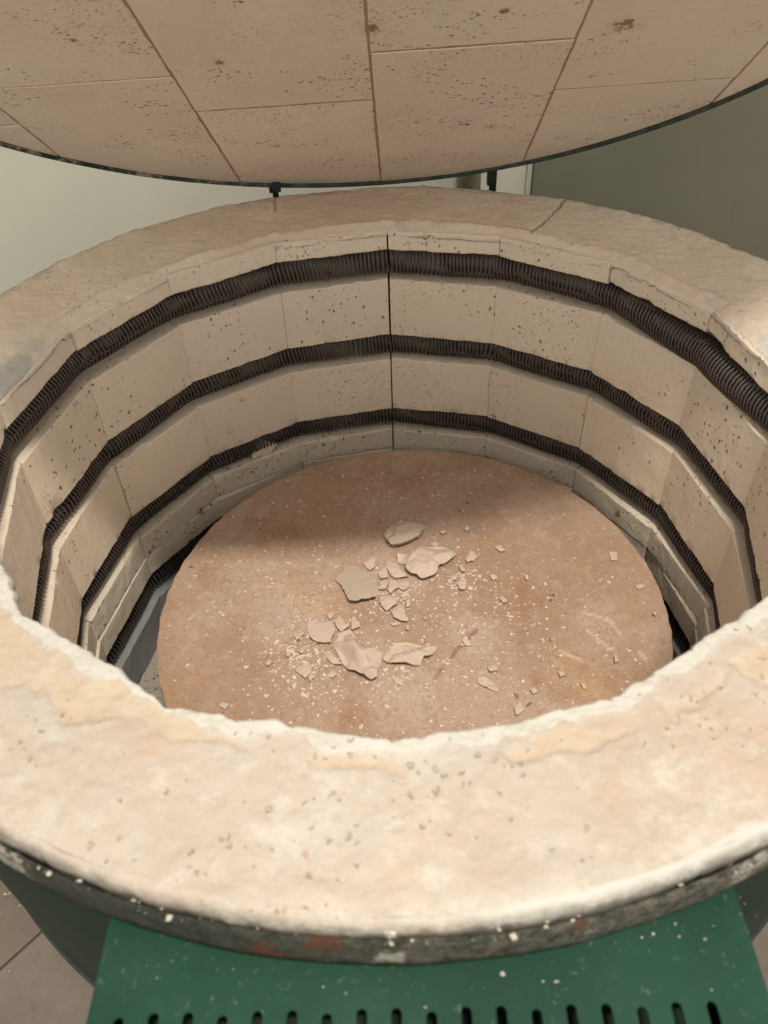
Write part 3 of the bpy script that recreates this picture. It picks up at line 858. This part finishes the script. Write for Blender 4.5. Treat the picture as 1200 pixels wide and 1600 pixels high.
# ------------------------------------------------------------------ kiln shelf
SX, SY, SZ, SR = 0.0512, 0.0420, -0.8603, 0.8269
def make_shelf():
    nr, nth = 150, 420
    th = np.linspace(0, 2 * math.pi, nth, endpoint=False)
    wob = (fbm(np.stack([np.cos(th), np.sin(th), 0 * th], -1), 22, 4, 2) - .5) * .010
    rows = []
    for i in range(nr):
        rows.append(((SR - .004) * ((i + 1) / nr), 0.0))
    rows += [(SR - .001, -.0015), (SR, -.006), (SR, -.045), (SR - .006, -.050)]
    P = np.stack([np.stack([SX + (r + wob * (r / SR) ** 6) * np.cos(th), SY + (r + wob * (r / SR) ** 6) * np.sin(th), SZ + z + 0 * th], -1) for r, z in rows], 1)
    m = P.shape[1]; V = P.reshape(-1, 3); F = grid_faces(nth, m, True, False)
    V = np.concatenate([V, [(SX, SY, SZ), (SX, SY, SZ - .05)]]); c = len(V) - 2
    F += [[c, i * m, ((i + 1) % nth) * m] for i in range(nth)] + [[c + 1, ((i + 1) % nth) * m + m - 1, i * m + m - 1] for i in range(nth)]
    X, Y = V[:, 0], V[:, 1]
    W = np.stack([X, Y, 0 * X], -1)
    jx = X + (fbm(W, 20, 3, 3) - .5) * .02; jy = Y + (fbm(W, 20, 3, 4) - .5) * .02
    sk = smooth(.012, .003, seg_dist(jx, jy, STREAK[0], STREAK[1]))
    sc = np.zeros(len(V))
    for a_, b_ in SCRATCH: sc = np.maximum(sc, smooth(.006, .001, seg_dist(X + (fbm(W, 9, 2, 7) - .5) * .03, Y, a_, b_)))
    o = build('kiln_shelf', V, F, M['shelf'], None, base=(SX, SY, SZ - .05), sharp=40, attrs={'streak': sk, 'scratch': sc})
    tag(o, 'round reddish brown kiln shelf covered in clay dust inside the chamber', 'kiln shelf')
STREAK = [(0.108, -0.25), (0.249, -0.071)]
SCRATCH = [((0.596, -0.079), (0.663, -0.161)), ((0.603, -0.009), (0.697, -0.052)), ((0.675, -0.029), (0.709, -0.104)), ((0.743, -0.168), (0.756, -0.209)), ((0.508, -0.16), (0.572, -0.203))]

make_shelf()

# ------------------------------------------------------------------ clay flakes on the shelf
FLAKES = {
  'F1': [(-0.0349, 0.3583), (-0.0183, 0.3923), (0.0147, 0.4167), (0.0639, 0.4241), (0.1038, 0.4047), (0.1105, 0.3753), (0.0887, 0.3362), (0.0521, 0.3151), (0.0198, 0.2942), (-0.0157, 0.3011), (-0.0312, 0.3298)],
  'F2': [(0.0034, 0.2673), (0.0509, 0.2819), (0.0991, 0.3021), (0.1543, 0.2998), (0.1812, 0.2877), (0.2144, 0.2589), (0.1884, 0.2222), (0.1475, 0.1868), (0.1383, 0.1612), (0.0918, 0.1424), (0.0544, 0.1592), (0.0325, 0.1913), (0.0294, 0.2178), (0.0103, 0.2292)],
  'F3': [(-0.2047, 0.1537), (-0.1941, 0.1791), (-0.168, 0.2096), (-0.1372, 0.219), (-0.1059, 0.1861), (-0.0752, 0.159), (-0.0638, 0.1432), (-0.0604, 0.0583), (-0.1048, 0.0502), (-0.1492, 0.047), (-0.1686, 0.0819), (-0.1808, 0.1172)],
  'F4': [(-0.2859, -0.0193), (-0.2456, -0.0254), (-0.2167, -0.0218), (-0.1992, -0.0455), (-0.2, -0.0818), (-0.2093, -0.1188), (-0.2519, -0.1138), (-0.2782, -0.088), (-0.2876, -0.0515)],
  'F5': [(-0.2026, -0.1084), (-0.1753, -0.0736), (-0.1469, -0.0655), (-0.125, -0.0933), (-0.0997, -0.1469), (-0.0683, -0.1523), (-0.0474, -0.1573), (-0.0513, -0.208), (-0.0618, -0.2569), (-0.0787, -0.2604), (-0.1161, -0.243), (-0.1506, -0.2172), (-0.1723, -0.1788), (-0.1946, -0.135)],
  'F6': [(-0.0441, -0.1787), (-0.0264, -0.1493), (0.0022, -0.1198), (0.0373, -0.1254), (0.072, -0.1353), (0.1239, -0.1457), (0.1122, -0.1669), (0.0837, -0.183), (0.0688, -0.2077), (0.0345, -0.2091), (-0.0271, -0.2004)],
  's1': [(-0.1101, 0.2286), (-0.083, 0.2653), (-0.0634, 0.2428), (-0.0713, 0.2058), (-0.0867, 0.1906), (-0.0984, 0.2121)],
  's2': [(-0.0598, 0.1844), (-0.0288, 0.2094), (-0.0256, 0.1571), (-0.0523, 0.151)],
  's3': [(-0.0283, 0.2415), (0.0102, 0.2239), (0.0322, 0.1808), (0.0468, 0.1595), (0.0085, 0.1507), (-0.014, 0.167), (-0.0288, 0.2094)],
  's4': [(-0.0524, 0.1428), (-0.022, 0.1467), (-0.0301, 0.1066), (-0.0511, 0.1023)],
  's5': [(-0.0204, 0.1467), (0.0047, 0.1488), (0.0076, 0.1102), (-0.0192, 0.0813), (-0.0264, 0.1014)],
  's6': [(0.0098, 0.1404), (0.0463, 0.1441), (0.0451, 0.1087), (0.0222, 0.0946), (0.0076, 0.1102)],
  's7': [(-0.0565, 0.0777), (-0.0229, 0.0864), (0.014, 0.0653), (-0.0016, 0.032), (-0.0314, 0.0045), (-0.0458, 0.024)],
  's8': [(-0.0166, 0.0134), (0.0135, 0.0459), (0.0309, 0.0117), (0.0366, -0.0372), (0.0114, -0.0344), (-0.0098, -0.0151)],
  's9': [(-0.0175, -0.038), (0.0114, -0.0372), (0.0075, -0.0472), (-0.0141, -0.0492)],
  's32': [(0.0324, 0.0598), (0.047, 0.0544), (0.0482, 0.0254), (0.0334, 0.023)],
  's31': [(0.1276, 0.3177), (0.1482, 0.3303), (0.1613, 0.3107), (0.1423, 0.297)],
  's10': [(-0.2022, -0.0223), (-0.1847, 0.0005), (-0.1508, -0.0472), (-0.1789, -0.0735), (-0.1902, -0.0549)],
  's11': [(-0.1442, -0.0197), (-0.1298, -0.0127), (-0.1148, -0.053), (-0.1433, -0.0657)],
  's28': [(-0.225, 0.002), (-0.2071, 0.0127), (-0.2027, -0.0082), (-0.2167, -0.0218)],
  's12': [(-0.3156, -0.2119), (-0.2795, -0.1837), (-0.2628, -0.1969), (-0.2632, -0.226), (-0.2803, -0.2483)],
  's27': [(-0.2725, -0.2421), (-0.2603, -0.2178), (-0.2555, -0.2426), (-0.2647, -0.2602)],
  's13': [(-0.2329, -0.1424), (-0.201, -0.1521), (-0.1682, -0.2), (-0.1994, -0.1948), (-0.2176, -0.173)],
  's14': [(-0.2184, -0.2356), (-0.2021, -0.2155), (-0.1845, -0.2285), (-0.1976, -0.2445)],
  's24': [(-0.3289, -0.0773), (-0.3014, -0.0602), (-0.2936, -0.0695), (-0.3166, -0.1001)],
  's25': [(-0.3138, -0.1397), (-0.2894, -0.1362), (-0.2953, -0.1533)],
  's26': [(-0.3515, -0.1514), (-0.3275, -0.1436), (-0.3364, -0.1648)],
  's23': [(-0.4074, -0.188), (-0.3949, -0.1731), (-0.3869, -0.1844), (-0.3998, -0.1949)],
  's15': [(-0.0208, -0.2338), (0.0159, -0.2594), (0.0153, -0.2795), (-0.008, -0.2707)],
  's33': [(0.0289, -0.0534), (0.0397, -0.0538), (0.0391, -0.072), (0.0306, -0.0699)],
  's34': [(0.0846, -0.0138), (0.0988, -0.019), (0.0924, -0.0308)],
  's16': [(0.2437, 0.2361), (0.2675, 0.2842), (0.2878, 0.2506), (0.2737, 0.2242), (0.25, 0.2198)],
  's17': [(0.218, 0.2051), (0.2299, 0.2099), (0.24, 0.1749), (0.2269, 0.1733)],
  's18': [(0.2073, 0.1177), (0.225, 0.1507), (0.2413, 0.1367), (0.2314, 0.0918), (0.2128, 0.0925)],
  's35': [(0.1873, 0.1541), (0.2067, 0.1586), (0.2091, 0.141), (0.1899, 0.1377)],
  's36': [(0.3208, 0.1593), (0.3437, 0.1605), (0.3451, 0.1399), (0.3259, 0.1366)],
  's29': [(0.3509, 0.2919), (0.3757, 0.302), (0.3893, 0.2716), (0.3714, 0.2657)],
  's30': [(0.2526, 0.3868), (0.27, 0.4013), (0.2738, 0.3801), (0.2594, 0.3726)],
  's37': [(0.1628, 0.3732), (0.1796, 0.384), (0.1909, 0.372), (0.1741, 0.3612)],
  's19': [(0.3394, 0.0582), (0.3547, 0.0626), (0.3658, 0.033), (0.3506, 0.0288)],
  's20': [(0.2036, -0.109), (0.2247, -0.1097), (0.2329, -0.1364), (0.2119, -0.1357)],
  's21': [(0.2389, -0.2544), (0.2628, -0.2511), (0.2985, -0.2924), (0.2934, -0.308), (0.2587, -0.2911), (0.2403, -0.2746)],
  's22': [(0.2726, -0.2227), (0.3002, -0.2194), (0.3017, -0.236), (0.2776, -0.2393)],
  'r1': [(0.3352, -0.3658), (0.354, -0.3409), (0.365, -0.3739), (0.3376, -0.3945)],
  'r2': [(0.3905, -0.305), (0.4042, -0.2979), (0.4126, -0.3132), (0.3974, -0.3224)],
  'r3': [(0.5429, -0.2834), (0.5579, -0.2877), (0.5574, -0.3065), (0.548, -0.3062)],
  'r4': [(0.4825, -0.2468), (0.4962, -0.2418), (0.5015, -0.2591), (0.4858, -0.2647)],
  'r5': [(0.7996, 0.0947), (0.823, 0.1034), (0.8335, 0.0887), (0.8027, 0.0785)],
  'r6': [(0.7463, 0.2558), (0.7757, 0.2547), (0.7628, 0.2141), (0.7436, 0.2098)],
  'r7': [(0.6621, -0.1894), (0.6724, -0.1873), (0.6716, -0.2137), (0.6601, -0.2189)],
  'r8': [(0.439, 0.1519), (0.452, 0.1514), (0.447, 0.1321), (0.4375, 0.1305)],
  'r9': [(0.8205, -0.03), (0.8379, -0.0289), (0.8293, -0.0409)],
  'l2': [(-0.5327, -0.3292), (-0.5244, -0.3179), (-0.5012, -0.3263), (-0.5106, -0.3453)],
}

def flake(outline, name='clay_flake', name_ledge=False, mat='clay', th=.006, lift=.006, dome=.012, wr=.006, wdir=(1, 0), seed=0, z0=None, tilt=(0, 0)):
    P = np.array(outline); z0 = SZ + .0006 if z0 is None else z0
    # resample outline
    Q = []
    size = max(np.ptp(P[:, 0]), np.ptp(P[:, 1]))
    st = max(size / 56, .0022)
    for i in range(len(P)):
        a_, b_ = P[i], P[(i + 1) % len(P)]; k = max(1, int(np.linalg.norm(b_ - a_) / st))
        for j in range(k): Q.append(a_ + (b_ - a_) * j / k)
    Q = np.array(Q); Q3 = np.c_[Q, np.zeros(len(Q))]
    Q = Q + (np.stack([fbm(Q3, 1.6 / size * 3, 3, seed), fbm(Q3, 1.6 / size * 3, 3, seed + 9)], -1) - .5) * size * .10
    # soften
    Q = Q * .5 + (np.roll(Q, 1, 0) + np.roll(Q, -1, 0)) * .25
    cen = Q.mean(0); n = len(Q); rings = 26 if size > .09 else 7
    rho = 1 - (np.arange(rings) / rings)
    rho = rho ** .85
    T = np.concatenate([cen + (Q - cen) * r for r in rho] + [cen[None]])
    R = np.concatenate([np.full(n, r) for r in rho] + [[0.]])
    W = np.c_[T, np.zeros(len(T))]
    c, s = wdir; L = math.hypot(c, s); c, s = c / L, s / L
    A_ = np.stack([(T[:, 0] * c + T[:, 1] * s) * .62, (-T[:, 0] * s + T[:, 1] * c), 0 * T[:, 0]], -1)
    ridge = 1 - 4.0 * np.abs(fbm(A_, 2.9 / size, 3, seed + 3) - .5)
    lift = lift * 1.7; th = th
    jag = (fbm(W, 9 / size, 3, seed + 15) - .5) * .010 * smooth(.7, 1, R) * (size > .05)
    z = lift + jag + dome * (1 - R ** 2) + wr * (ridge - .75) * 2.2 + wr * .5 * (fbm(W, 4 / size, 3, seed + 5) - .5)
    if size > .03 and not name_ledge: tilt = (tilt[0] + .03, tilt[1] - .13)
    z = z + tilt[0] * (T[:, 0] - cen[0]) + tilt[1] * (T[:, 1] - cen[1])
    z = np.maximum(z, -.025 if name_ledge else .0005)
    Tb = cen + (T - cen) * .965
    top = np.c_[T, z0 + z + th]; bot = np.c_[Tb, z0 + z]
    nt_ = len(T); F = []
    for i in range(rings - 1):
        for j in range(n):
            F.append([i * n + j, i * n + (j + 1) % n, (i + 1) * n + (j + 1) % n, (i + 1) * n + j])
    for j in range(n): F.append([(rings - 1) * n + j, (rings - 1) * n + (j + 1) % n, nt_ - 1])
    F2 = [[i + nt_ for i in f][::-1] for f in F]
    side = [[j, nt_ + j, nt_ + (j + 1) % n, (j + 1) % n] for j in range(n)]
    V = np.concatenate([top, bot])
    return build(name, V, F + F2 + side, M[mat], None, sharp=38)

BIG = {
 'F1': ('thick oval grey-tan clay flake with pitted skin, farthest back of the pile', dict(mat='clay_grey', th=.010, lift=.004, dome=.016, wr=.004, wdir=(1, .3))),
 'F2': ('widest curled clay flake with a pointed right tip, just below the oval one', dict(th=.007, lift=.006, dome=.024, wr=.008, wdir=(.6, .8))),
 'F3': ('flat darker clay flake with a broad straight side, left of the small shards', dict(mat='clay_grey', th=.006, lift=.007, dome=.003, wr=.0012, wdir=(.3, 1))),
 'F4': ('smooth pale five-sided clay flake left of the crumpled folded one', dict(th=.006, lift=.004, dome=.002, wr=.0005)),
 'F5': ('long crumpled folded clay flake with deep creases, nearest the front', dict(th=.008, lift=.006, dome=.026, wr=.013, wdir=(.75, -.9))),
 'F6': ('wing-shaped clay flake with a ragged right tail beside the crumpled one', dict(th=.007, lift=.006, dome=.016, wr=.008, wdir=(1, .15))),
 's3': ('leaf-shaped clay shard tucked under the left edge of the widest flake', dict(th=.005, lift=.003, dome=.006, wr=.002)),
 's7': ('triangular clay shard in the column of small pieces, above the lowest one', dict(th=.006, lift=.005, dome=.006, wr=.002)),
 's8': ('lowest kite-shaped clay shard of the column below the widest flake', dict(th=.005, lift=.004, dome=.004, wr=.002)),
 's1': ('upright rounded clay shard between the flat darker flake and the small column', dict(th=.005, lift=.003, dome=.005, wr=.002)),
 's10': ('angular clay shard directly above the crumpled folded flake', dict(th=.006, lift=.003, dome=.004, wr=.001)),
 's12': ('square-cornered clay shard lying front left of the crumpled flake', dict(th=.006, lift=.003, dome=.004, wr=.001)),
 's13': ('narrow clay sliver leaning against the left side of the crumpled flake', dict(th=.004, lift=.003, dome=.005, wr=.002)),
 's16': ('five-sided clay shard alone to the right of the widest flake', dict(th=.005, lift=.003, dome=.003, wr=.001)),
 's15': ('pale clay shard below the wing-shaped flake', dict(th=.004, lift=.001, dome=.002, wr=.001)),
 's21': ('thin translucent-looking oblong clay peel near the front right of the shelf', dict(th=.003, lift=.001, dome=.003, wr=.003, wdir=(1, -.6))),
 's20': ('small clay chip lying across the dark streak on the shelf', dict(th=.004, lift=.002, dome=.002, wr=.001)),
 'r1': ('pointed clay chip close to the front edge of the shelf', dict(th=.004, lift=.003, dome=.002, wr=.001)),
 'r6': ('clay chip with a tail near the back right edge of the shelf', dict(th=.003, lift=.001, dome=.001, wr=.001)),
 'r5': ('flat oblong clay chip near the right edge of the shelf', dict(th=.003, lift=.001, dome=.001, wr=.001)),
 'l2': ('lone whitish clay chip near the front left edge of the shelf', dict(th=.004, lift=.001, dome=.002, wr=.001)),
 's14': ('fan-shaped clay chip in front of the narrow sliver', dict(th=.004, lift=.002, dome=.002, wr=.001)),
}
SMALL = {
 'shards in the tight column': {
  's2': 'small clay shard at the top left of the tight column, above the rounded pair',
  's4': 'small wedge-shaped clay shard at the left side of the tight column',
  's5': 'small upright clay shard in the middle of the tight column',
  's6': 'small rounded clay shard at the right side of the tight column',
  's9': 'thin clay sliver poking out under the lowest shard of the column',
  's32': 'small oblong clay chip right of the triangular shard of the column',
  's31': 'small clay chip wedged between the oval flake and the widest flake'},
 'shards above the crumpled flake': {
  's11': 'small notched clay shard right of the angular shard above the crumpled flake',
  's28': 'small rounded clay shard left of the angular shard above the crumpled flake'},
 'chips left of the crumpled flake': {
  's27': 'slim upright clay chip touching the square-cornered shard on its right',
  's24': 'slanted clay chip just left of the smooth five-sided flake',
  's25': 'small wedge clay chip between the narrow sliver and the five-sided flake',
  's26': 'small triangular clay chip left of and below the five-sided flake',
  's23': 'leftmost clay chip of the front pile, lying apart from the scatter'},
 'chips right of the widest flake': {
  's17': 'small clay chip just below the lone five-sided shard',
  's18': 'curled upright clay chip, lowest of those right of the widest flake',
  's35': 'tiny clay chip left of the curled upright chip right of the widest flake',
  's36': 'small clay chip on the bare shelf well right of the curled upright chip',
  's29': 'slanted clay chip behind and right of the lone five-sided shard',
  's30': 'small clay chip far back, right of the oval flake at its own height',
  's37': 'small clay chip close behind the right end of the widest flake',
  's19': 'small bent clay chip farthest right of those beside the widest flake'},
 'chips beside the dark streak': {
  's33': 'tiny clay chip just below the lowest shard of the column',
  's34': 'small clay chip lying alone between the column and the dark streak',
  's22': 'ragged clay chip just behind the translucent-looking oblong peel'},
 'chips on the right part of the shelf': {
  'r2': 'clay chip close behind the pointed chip near the front edge of the shelf',
  'r3': 'bent clay chip right of and behind the pointed chip near the front edge',
  'r4': 'four-sided clay chip in front of the pale scratches on the shelf',
  'r7': 'oval upright clay chip near the right front edge beside the scratches',
  'r8': 'small square clay chip in the middle of the right half of the shelf',
  'r9': 'small triangular clay chip nearest the right edge of the shelf'}}
sd_ = 0
for k, (lab, kw) in BIG.items():
    sd_ += 1
    if k == 'F1': kw = dict(kw, z0=SZ + .010)
    o = flake(FLAKES[k], seed=sd_ * 3, **kw)
    tag(o, lab, 'clay flake')
for grp, items in SMALL.items():
    for k, lab in items.items():
        sd_ += 1
        o = flake(FLAKES[k], name='clay_chip', mat='clay', th=.0045 + .002 * rng.random(), lift=.001 + .005 * rng.random(), dome=.002, wr=.0015, seed=sd_ * 3,
                  tilt=((rng.random() - .5) * .12, (rng.random() - .5) * .12))
        tag(o, lab, 'clay chip', grp)

# chip sitting on the lowest visible groove ledge, back left
er = np.array([-.515, .857]); et = np.array([.857, .515]); c0 = er * 1.000
o = flake([tuple(c0 + et * t_ + er * r_ * .36) for t_, r_ in ((-.058, -.018), (-.054, .012), (-.022, .034), (-.006, .048), (.022, .040), (.056, .014), (.060, .004), (.040, -.014), (.0, -.026), (-.03, -.024))],
          name='clay_flake', mat='clay', th=.005, lift=.004, dome=.002, wr=.001, seed=77, z0=-.838, tilt=tuple(er * 1.9), name_ledge=True)
tag(o, 'pinkish clay flake lying on the brick ledge against the lowest coil, back left', 'clay flake')
# sliver on the control box
o = flake([(-.357, -1.212), (-.35, -1.221), (-.30, -1.228), (-.262, -1.233), (-.264, -1.224), (-.30, -1.218)], name='clay_sliver', mat='crumb', th=.006, lift=.001, dome=.003, wr=.001, seed=88, z0=-.1208)
tag(o, 'thin pale clay sliver lying on the green control box under the rim', 'clay sliver')

# ------------------------------------------------------------------ crumbs and dust
def crumbs(name, pts, sizes, mat, label, cat):
    Vs = []; Fs = []; n = 0
    for (x, y, z), s in zip(pts, sizes):
        k = int(rng.integers(4, 6)); a0 = rng.random() * 6.28
        ang = a0 + np.sort(rng.random(k)) * 2.2 + np.arange(k) * 2 * math.pi / k * .65
        el = .3 + rng.random() * .9
        r = s * (.5 + rng.random(k) * .8)
        px = x + r * np.cos(ang); py = y + r * np.sin(ang) * el
        h = s * (.25 + .5 * rng.random())
        top = np.c_[px, py, z + h * (.6 + .6 * rng.random(k))]; bot = np.c_[px, py, np.full(k, z)]
        Vs += [top, bot]
        Fs += [[n + i for i in range(k)]] + [[n + i, n + k + i, n + k + (i + 1) % k, n + (i + 1) % k] for i in range(k)]
        n += 2 * k
    o = build(name, np.concatenate(Vs), Fs, mat, None, smooth_shade=False)
    return tag(o, label, cat, kind='stuff')
pts = []; sz = []
clusters = [((-.02, -.12), .14, 480), ((-.30, -.16), .12, 460), ((.02, .05), .12, 300), ((.27, .02), .10, 200), ((-.42, .12), .16, 420), ((.42, -.05), .16, 420), ((.05, .55), .18, 260), ((.2, -.35), .2, 380), ((-.1, -.5), .2, 350)]
for (cx, cy), sg, n_ in clusters:
    for _ in range(n_):
        x, y = rng.normal(cx, sg), rng.normal(cy, sg)
        if math.hypot(x - SX, y - SY) < SR - .02: pts.append((x, y, SZ)); sz.append(.0013 + .0060 * rng.random() ** 4.5)
for (cx, cy), sg, n_ in [((-.02, .08), .045, 170), ((-.31, -.14), .05, 230), ((-.24, -.22), .05, 90), ((.22, .14), .04, 110), ((-.02, -.22), .045, 90)]:
    for _ in range(n_):
        pts.append((rng.normal(cx, sg), rng.normal(cy, sg), SZ)); sz.append(.0020 + .0075 * rng.random() ** 3)
for _ in range(2300):
    r = (SR - .02) * math.sqrt(rng.random()); a_ = rng.random() * 6.283
    pts.append((SX + r * math.cos(a_), SY + r * math.sin(a_), SZ)); sz.append(.0010 + .0060 * rng.random() ** 7)
crumbs('clay_crumbs', pts, sz, M['crumb'], 'fine pale clay crumbs strewn over the brown kiln shelf', 'crumbs')
pts = []; sz = []
for _ in range(160):
    t = rng.uniform(-math.pi * .85, -math.pi * .12)
    r = float(outer_r(np.array(t), ORAD + .001 + .014 * rng.random())); 
    pts.append((r * math.cos(t), r * math.sin(t), -.016)); sz.append(.0008 + .0060 * rng.random() ** 6)
for _ in range(60):
    x = rng.uniform(-.40, .52); t = math.atan2(-1.2, x); r = float(outer_r(np.array(t), ORAD + .017 + abs(rng.normal(0, .02))))
    if x > 0 or rng.random() < .4: pts.append((r * math.cos(t), r * math.sin(t), -.1208)); sz.append(.0007 + .0045 * rng.random() ** 6)
for _ in range(16):
    x = rng.uniform(-.1, .52); y = rng.normal(-1.315, .03)
    pts.append((x, max(-1.60, y), -.1208)) if y < -1.27 and not (-1.41 < y < -1.318) else None
    if len(sz) < len(pts): sz.append(.0006 + .003 * rng.random() ** 4)
crumbs('cement_crumbs', pts, sz, M['crust'], 'crumbs of dried cement along the dirty metal band and green box', 'crumbs')
